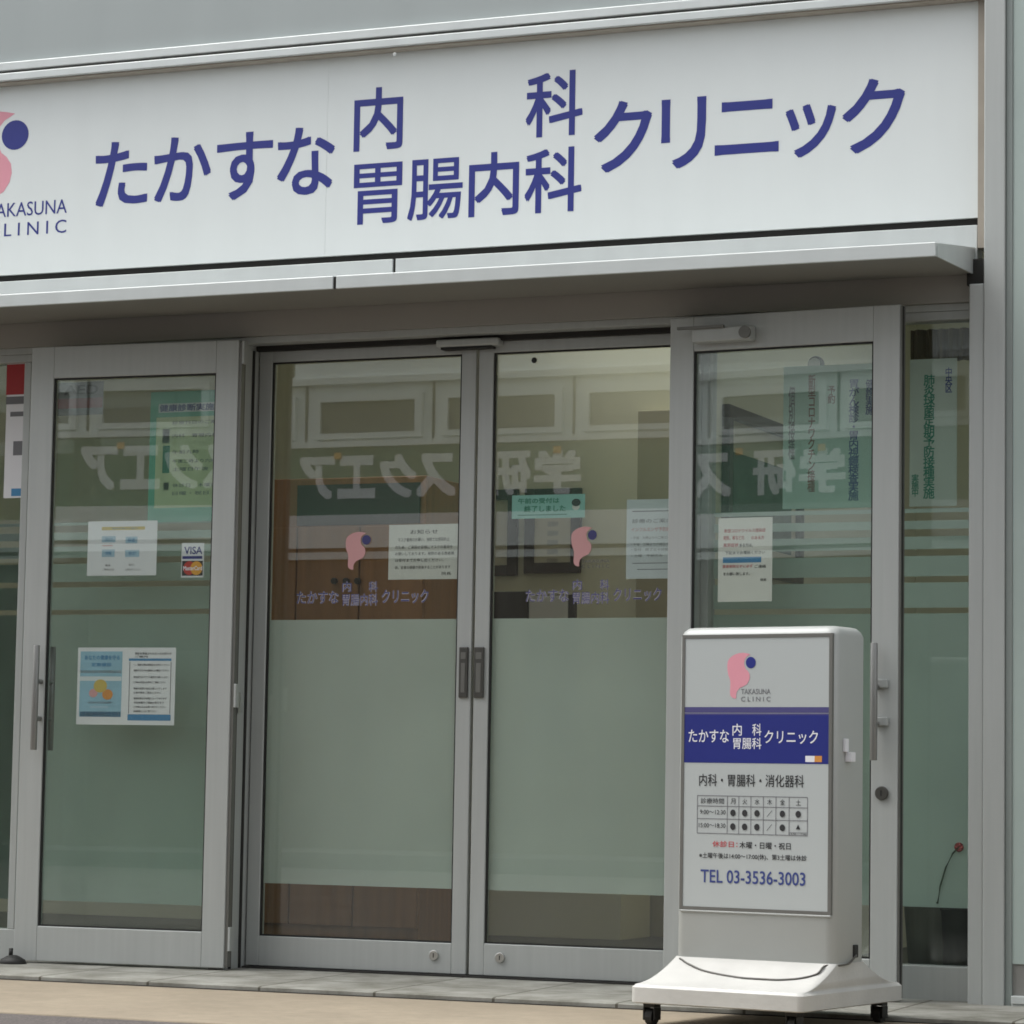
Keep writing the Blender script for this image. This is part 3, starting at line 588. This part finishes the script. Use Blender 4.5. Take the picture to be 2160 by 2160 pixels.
t = thing('potted_flower', 'potted plant with one bent stem and a red flower in the right side window', 'plant'); u, _ = W.at(1965, 2000, .16); t.location = (u, .16, 0)
mb, _ = pot(1965, '', .075, .10, .34); mb.out('pot', POT, t, 0, True)
pts = [(1978, 1905), (1983, 1870), (1995, 1830), (2010, 1800), (2023, 1787)]
P3 = [Vector((W.at(a, b2, -.049)[0]-u, -.209, W.at(a, b2, -.049)[1])) for a, b2 in pts]
MB().tube([Vector((0.02, 0, .3)), Vector((.03, -.15, .33))] + P3, .003, 8).out('stem', LEAFG, t, 0, True)
fl = MB(); cpt = P3[-1]
for k in range(6):
    an = k*math.pi/3; 
    fl.rings([[cpt + Vector((.016*math.cos(an)*s1 + .007*cc*math.sin(an), -.002*s1, .016*math.sin(an)*s1 - .007*cc*math.cos(an)))*1.0 + Vector((0, .0015*dd, 0)) for cc, dd in ((-1, 0), (0, -1), (1, 0), (0, 1))] for s1 in (.1, .6, 1.0)])
fl.out('flower', FLOWER, t, 0, True)
mb, u2 = pot(2025, '', .07, .09, .30); o = mb.out('plant_pot', BLACK, None, 0, True); o.location = (u2+.02, .14, 0); tag(o, 'plain black plant pot beside the potted red flower', 'plant pot')

# ------------------------------------------------------------------ standing sign
TH = math.radians(-9.5)
SF = Frame((1.523, -1.135, -.0385), TH)
SS = thing('standing_sign', 'white wheeled standing sign with navy band and opening hours in front of the doors', 'standing sign', SF)
bw, bd, u0, zb0, zt0 = .283, .110, .022, .200, 1.258
def rrect(cx, cy, hx, hy, r, z, n=6):
    out = []
    for sx, sy, a0 in ((1, 1, 0), (-1, 1, 90), (-1, -1, 180), (1, -1, 270)):
        for k in range(n+1):
            a = math.radians(a0+90*k/n); out.append(Vector((cx+sx*(hx-r)+r*math.cos(a), cy+sy*(hy-r)+r*math.sin(a), z)))
    return out
b = MB(); b.rings([rrect(u0, 0, bw-.002, bd-.002, .032, zb0), rrect(u0, 0, bw, bd, .034, zb0+.004), rrect(u0, 0, bw, bd, .034, zt0-.030), rrect(u0, 0, bw-.006, bd-.008, .033, zt0-.014), rrect(u0, 0, bw-.016, bd-.022, .03, zt0-.003), rrect(u0, 0, bw-.028, bd-.04, .025, zt0)])
body = b.out('body', PLASTIC, SS, 0, True)
for p in body.data.polygons:
    if abs(p.normal.z) > .9: p.use_smooth = False
pu0, pu1 = SF.at(1443.5, 1630, -bd)[0], SF.at(1748.5, 1630, -bd)[0]
pz1 = SF.at(1594, 1345, -bd)[1]; pz0 = SF.at(1594, 1917, -bd)[1]
f = MB(); k = .011
f.box(pu0-k, pu0, -bd-.004, -bd+.01, pz0-k, pz1+k); f.box(pu1, pu1+k, -bd-.004, -bd+.01, pz0-k, pz1+k); f.box(pu0, pu1, -bd-.004, -bd+.01, pz1, pz1+k); f.box(pu0, pu1, -bd-.004, -bd+.01, pz0-k, pz0); f.out('panel_gasket', ALUD, SS)
MB().box(pu0-k, pu1+k, -bd-.006, -bd+.01, pz0-k-.006, pz0-k-.0002).out('bezel_lip', PLASTIC, SS, .002)
vs = -bd-.0022
MB().box(pu0, pu1, vs, -bd+.01, pz0, pz1).out('face_panel', PANEL, SS)
U, Z = emblem(SF, 1534, 1377, 1583, 1474, vs, SS)
l = MB(); text(l, 'TAKASUNA', (U(757), U(1040), Z(755), Z(705)), vs-.0008, .01).out('roman_lettering', INKG, SS); text(MB(), 'C L I N I C', (U(757), U(1040), Z(826), Z(780)), vs-.0008, .01).out('roman_lettering', INKG, SS)
zA = SF.at(1594, 1491.5, vs)[1]; zB = SF.at(1594, 1503.5, vs)[1]; zC = SF.at(1594, 1508, vs)[1]; zD = SF.at(1594, 1610, vs)[1]; zE = SF.at(1594, 1505, vs)[1]
MB().quad(pu0, pu1, zB, zA, vs-.0006).out('violet_stripe', BANDL, SS); MB().quad(pu0, pu1, zD, zC, vs-.0006).out('navy_band', BAND, SS)
MB().quad(pu0, pu1, zC, zB-.002, vs-.0005).out('thin_stripe', BANDL, SS)
def stext(rows, nm, m, off=.0, e=.0011):
    for body_, px in rows: text(MB(), body_, SF.rect(*px, vs), vs-e, off).out(nm, m, SS)
stext([('たかすな', (1453, 1539, 1538, 1566)), ('内', (1545.5, 1526.5, 1565, 1552)), ('科', (1587, 1526.5, 1606.5, 1552)), ('胃腸科', (1547, 1556, 1606.5, 1580)), ('クリニック', (1613, 1541, 1725.5, 1569))], 'name_lettering', WHITEP, .008)
bg_ = SF.rect(1699, 1594.5, 1734, 1607.5, vs); MB().quad(bg_[0], bg_[1], bg_[2], bg_[3], vs-.0009).out('badge', WHITEP, SS)
bg2 = SF.rect(1718.5, 1594.5, 1734, 1607.5, vs); MB().quad(*bg2, vs-.0011).out('badge_end', ORANGE, SS)
stext([('内科・胃腸科・消化器科', (1475, 1633.5, 1696, 1659.5))], 'department_lettering', INK, .008)
# opening hours table (slightly out of level with the photo rows, follow its slope)
tl = MB(); tx = [1471, 1534.2, 1558.4, 1583.9, 1610.2, 1636.7, 1664.6, 1703.4]; ty = [1680, 1702, 1729, 1760]
up = [SF.at(x, 1720, vs)[0] for x in tx]; zp = [SF.at(1587, y, vs)[1] for y in ty]; hw = .0011
for u in up: tl.quad(u-hw, u+hw, zp[-1], zp[0], vs-.0008)
for z in zp: tl.quad(up[0], up[-1], z-hw, z+hw, vs-.0010)
tl.quad(up[-2], up[-1], zp[-1]+.008, zp[-1]+.0095, vs-.0012)
tl.out('timetable_grid', INKG, SS)
rowz = [(zp[0]+zp[1])/2, (zp[1]+zp[2])/2, (zp[2]+zp[3])/2]
def cell(body_, a, b2, c, d_): text(MB(), body_, (a, b2, c, d_), vs-.0012, .004).out('timetable_text', INK, SS)
cell('診療時間', up[0]+.012, up[1]-.012, rowz[0]-.009, rowz[0]+.009)
for i, ch in enumerate('月火水木金土'):
    c = (up[i+1]+up[i+2])/2; cell(ch, c-.0085, c+.0085, rowz[0]-.009, rowz[0]+.009)
cell('9:00～12:30', up[0]+.010, up[1]-.006, rowz[1]-.006, rowz[1]+.008); cell('15:00～18:30', up[0]+.006, up[1]-.006, rowz[2]-.005, rowz[2]+.009)
cell('14:00～17:00', up[6]+.003, up[7]-.003, zp[3]+.0015, zp[3]+.007)
for r_ in (1, 2):
    for i in range(6):
        c = (up[i+1]+up[i+2])/2; l = MB()
        if i == 3: l.poly([(c-.010, rowz[r_]-.010), (c-.008, rowz[r_]-.010), (c+.010, rowz[r_]+.010), (c+.008, rowz[r_]+.010)], vs-.0014)
        elif r_ == 2 and i == 5: l.poly([(c-.008, rowz[2]-.004), (c+.008, rowz[2]-.004), (c, rowz[2]+.011)], vs-.0014)
        else: l.disc(c, rowz[r_], .0095, .0105, vs-.0014)
        l.out('timetable_mark', INK, SS)
stext([('休診日：', (1503, 1774, 1556, 1787))], 'closed_day_heading', RED, .012)
stext([('木曜・日曜・祝日', (1560, 1776.5, 1668, 1791)), ('※土曜午後は14:00～17:00(休)、第3土曜は休診', (1475, 1801, 1702, 1815))], 'closed_day_lettering', INK, .012)
stext([('TEL 03-3536-3003', (1478, 1837, 1699, 1865))], 'telephone_lettering', INKB, .014)
# flared base
def sq(hx, hy, z, r=.03, k=1.): return rrect(.006*k, .030*k, hx, hy, r, z, 4)
rg = [sq(.292, .352, .070, .02), sq(.302, .362, .074, .022), sq(.302, .362, .120, .022), sq(.294, .354, .129, .022)]
for i in range(1, 9):
    q = i/8; rg.append([Vector((p.x+u0*q, p.y, p.z)) for p in sq(.292+(bw+.004-.292)*q, .352+(bd+.004-.352)*q, .130+.078*q**1.7, .022+.012*q, 1-q)])
base = MB(); base.rings(rg); bo = base.out('base', DIRTB, SS, 0, True)
bo.modifiers.new('split', 'EDGE_SPLIT').split_angle = math.radians(32)
for sx, sy in ((-1, -1), (1, -1), (1, 1), (-1, 1)):
    cx, cy = sx*.250, .03+sy*.300
    c = MB(); c.box(cx-.020, cx+.020, cy-.022, cy+.022, .056, .0698); c.box(cx-.022, cx-.016, cy-.02, cy+.02, .016, .0558); c.box(cx+.016, cx+.022, cy-.02, cy+.02, .016, .0558)
    co = c.out('caster', BLACK, SS, .002)
    wl = MB(); wl.rings([[Vector((cx+xx, cy+.026*math.cos(2*math.pi*i/18), .027+.026*math.sin(2*math.pi*i/18))) for i in range(18)] for xx in (-.012, .012)]); wl.out('caster_wheel', BLACK, co)
# white latch and cable outlet on the right side, the cable lying over the base
zl = SF.at(1825, 1590, 0)[1]; xr = u0+bw
lt = MB(); lt.box(xr+.0005, xr+.022, -.045, -.012, zl-.026, zl+.004); lt.box(xr+.0005, xr+.010, -.060, -.036, zl+.0042, zl+.046); lt.out('side_latch', WHITEP, SS, .002)
zs_ = SF.at(1818, 2010, 0)[1]; MB().box(xr-.004, xr+.006, .02, .05, zs_-.018, zs_+.022).out('cable_outlet', BLACK, SS, .003)
cpx = [(1434, 2019, .125), (1450, 2033, .15), (1478, 2047, .18), (1520, 2058, .20), (1570, 2064.5, .215), (1640, 2065.5, .215), (1672, 2062, .205), (1700, 2052, .19), (1728, 2046, .165)]
cp = []
for a, b2, dd in cpx: x_, z_ = SF.at(a, b2, -dd); cp.append(Vector((x_, -dd, z_)))
cp += [Vector((xr-.025, -bd-.010, zb0+.004)), Vector((xr+.006, -bd+.025, zb0+.003)), Vector((xr+.008, -.02, zb0+.006)), Vector((xr+.008, .03, zs_-.01))]
def skirt_z(x, y):
    q = 0
    for i in range(41):
        t_ = i/40; hx, hy = .288+(bw+.004-.288)*t_, .320+(bd+.004-.320)*t_
        if abs(y) <= hy and abs(x-u0*t_) <= hx+.02: q = t_
    return .130+.078*q**1.7
sm_ = []
for i in range(len(cp)-1):
    for k in range(6): sm_.append(cp[i].lerp(cp[i+1], k/6))
sm_.append(cp[-1])
for p in sm_[:50]: p.z = max(p.z, skirt_z(p.x, p.y)+.004) if abs(p.z-skirt_z(p.x, p.y)) < .004 else skirt_z(p.x, p.y)+.004
for _ in range(3): sm_ = [sm_[0]] + [(sm_[i-1]+sm_[i]*2+sm_[i+1])/4 for i in range(1, len(sm_)-1)] + [sm_[-1]]
MB().tube(sm_, .0033, 8).out('power_cable', mat('grey_cable', (.09, .085, .075), .5), SS, 0, True)

# ------------------------------------------------------------------ neighbouring building at the right
NB = thing('neighbouring_building', 'pale green glass fronted building at the right edge', 'building')
MB().box(2.10, 12, -.185, .2, .128, 4.6).out('glass_wall', PALEG, NB)
MB().box(2.0755, 2.0995, -.19, .2, -.05, 4.6).out('edge_frame', mat('grey_green_frame', (.24, .27, .255), .5), NB, .003)
MB().box(2.10, 12, -.18, .2, .022, .1278).out('base_panel', NGREY, NB)
sl_ = MB(); sl_.box(2.10, 12, -.205, .2, -.006, .0218); sl_.box(2.10, 12, -.198, .2, -.022, -.0062); sl_.box(2.10, 12, -.215, .2, -.052, -.0222); sl_.out('sill', ALUB, NB, .003)

# ------------------------------------------------------------------ building across the street (seen mirrored in the glass)
OB = thing('opposite_building', 'pale building with a green lettered fascia, seen mirrored in the door glass', 'building')
MB().box(-30, 25, -16, -14.0, 3.72, 9.0).out('upper_wall', OWALL, OB)
MB().box(-30, 25, -14.0, -13.93, 4.30, 4.36).out('upper_band', OWALL, OB)
MB().box(-30, 25, -14.0, -13.93, 3.722, 3.775).out('lower_band', OWALL, OB)
for i in range(-12, 18):
    x = -7.84-.01+i*1.277
    fr = MB(); fr.box(x+.09, x+.16, -14.0, -13.95, 3.80, 4.20); fr.box(x+1.11, x+1.18, -14.0, -13.95, 3.80, 4.20); fr.box(x+.16, x+1.11, -14.0, -13.95, 4.14, 4.20); fr.box(x+.16, x+1.11, -14.0, -13.95, 3.80, 3.85)
    wf = fr.out('window', OWALL, OB); MB().box(x+.16, x+1.11, -14.0, -13.985, 3.85, 4.14).out('pane', OPANE, wf)
    MB().box(x-.012, x+.012, -14.0, -13.992, 3.776, 4.2998).out('panel_joint', ALUD, OB)
MB().box(-30, 25, -16, -13.96, 3.10, 3.7195).out('sign_fascia', OGREEN, OB)
vo = -13.955
for ch, x0, x1 in (('学', -5.655, -5.205), ('研', -6.105, -5.685), ('ス', -6.71, -6.32), ('ク', -7.08, -6.71), ('エ', -7.50, -7.12), ('ア', -7.89, -7.53)):
    l = MB(); text(l, ch, (x0, x1, 3.25, 3.645), vo, .05, mirror=True); l.out('fascia_character', OWALL, OB)
for x in (-5.43, -6.24, -7.50): MB().box(x-.035, x+.035, -13.95, -13.94, 3.615, 3.675).out('fascia_dot', CYEL, OB)
MB().box(-30, 25, -16, -13.90, 2.80, 3.0995).out('awning_band', OWALL, OB)
MB().box(-30, 25, -16, -13.95, 2.765, 2.7995).out('awning_edge', OBROWN, OB)
MB().box(-30, 25, -16, -13.93, 2.70, 2.7645).out('lower_trim', OWALL, OB)
MB().box(-30, 25, -16, -14.0, .09, 2.6995).out('shop_front', OBROWN, OB)
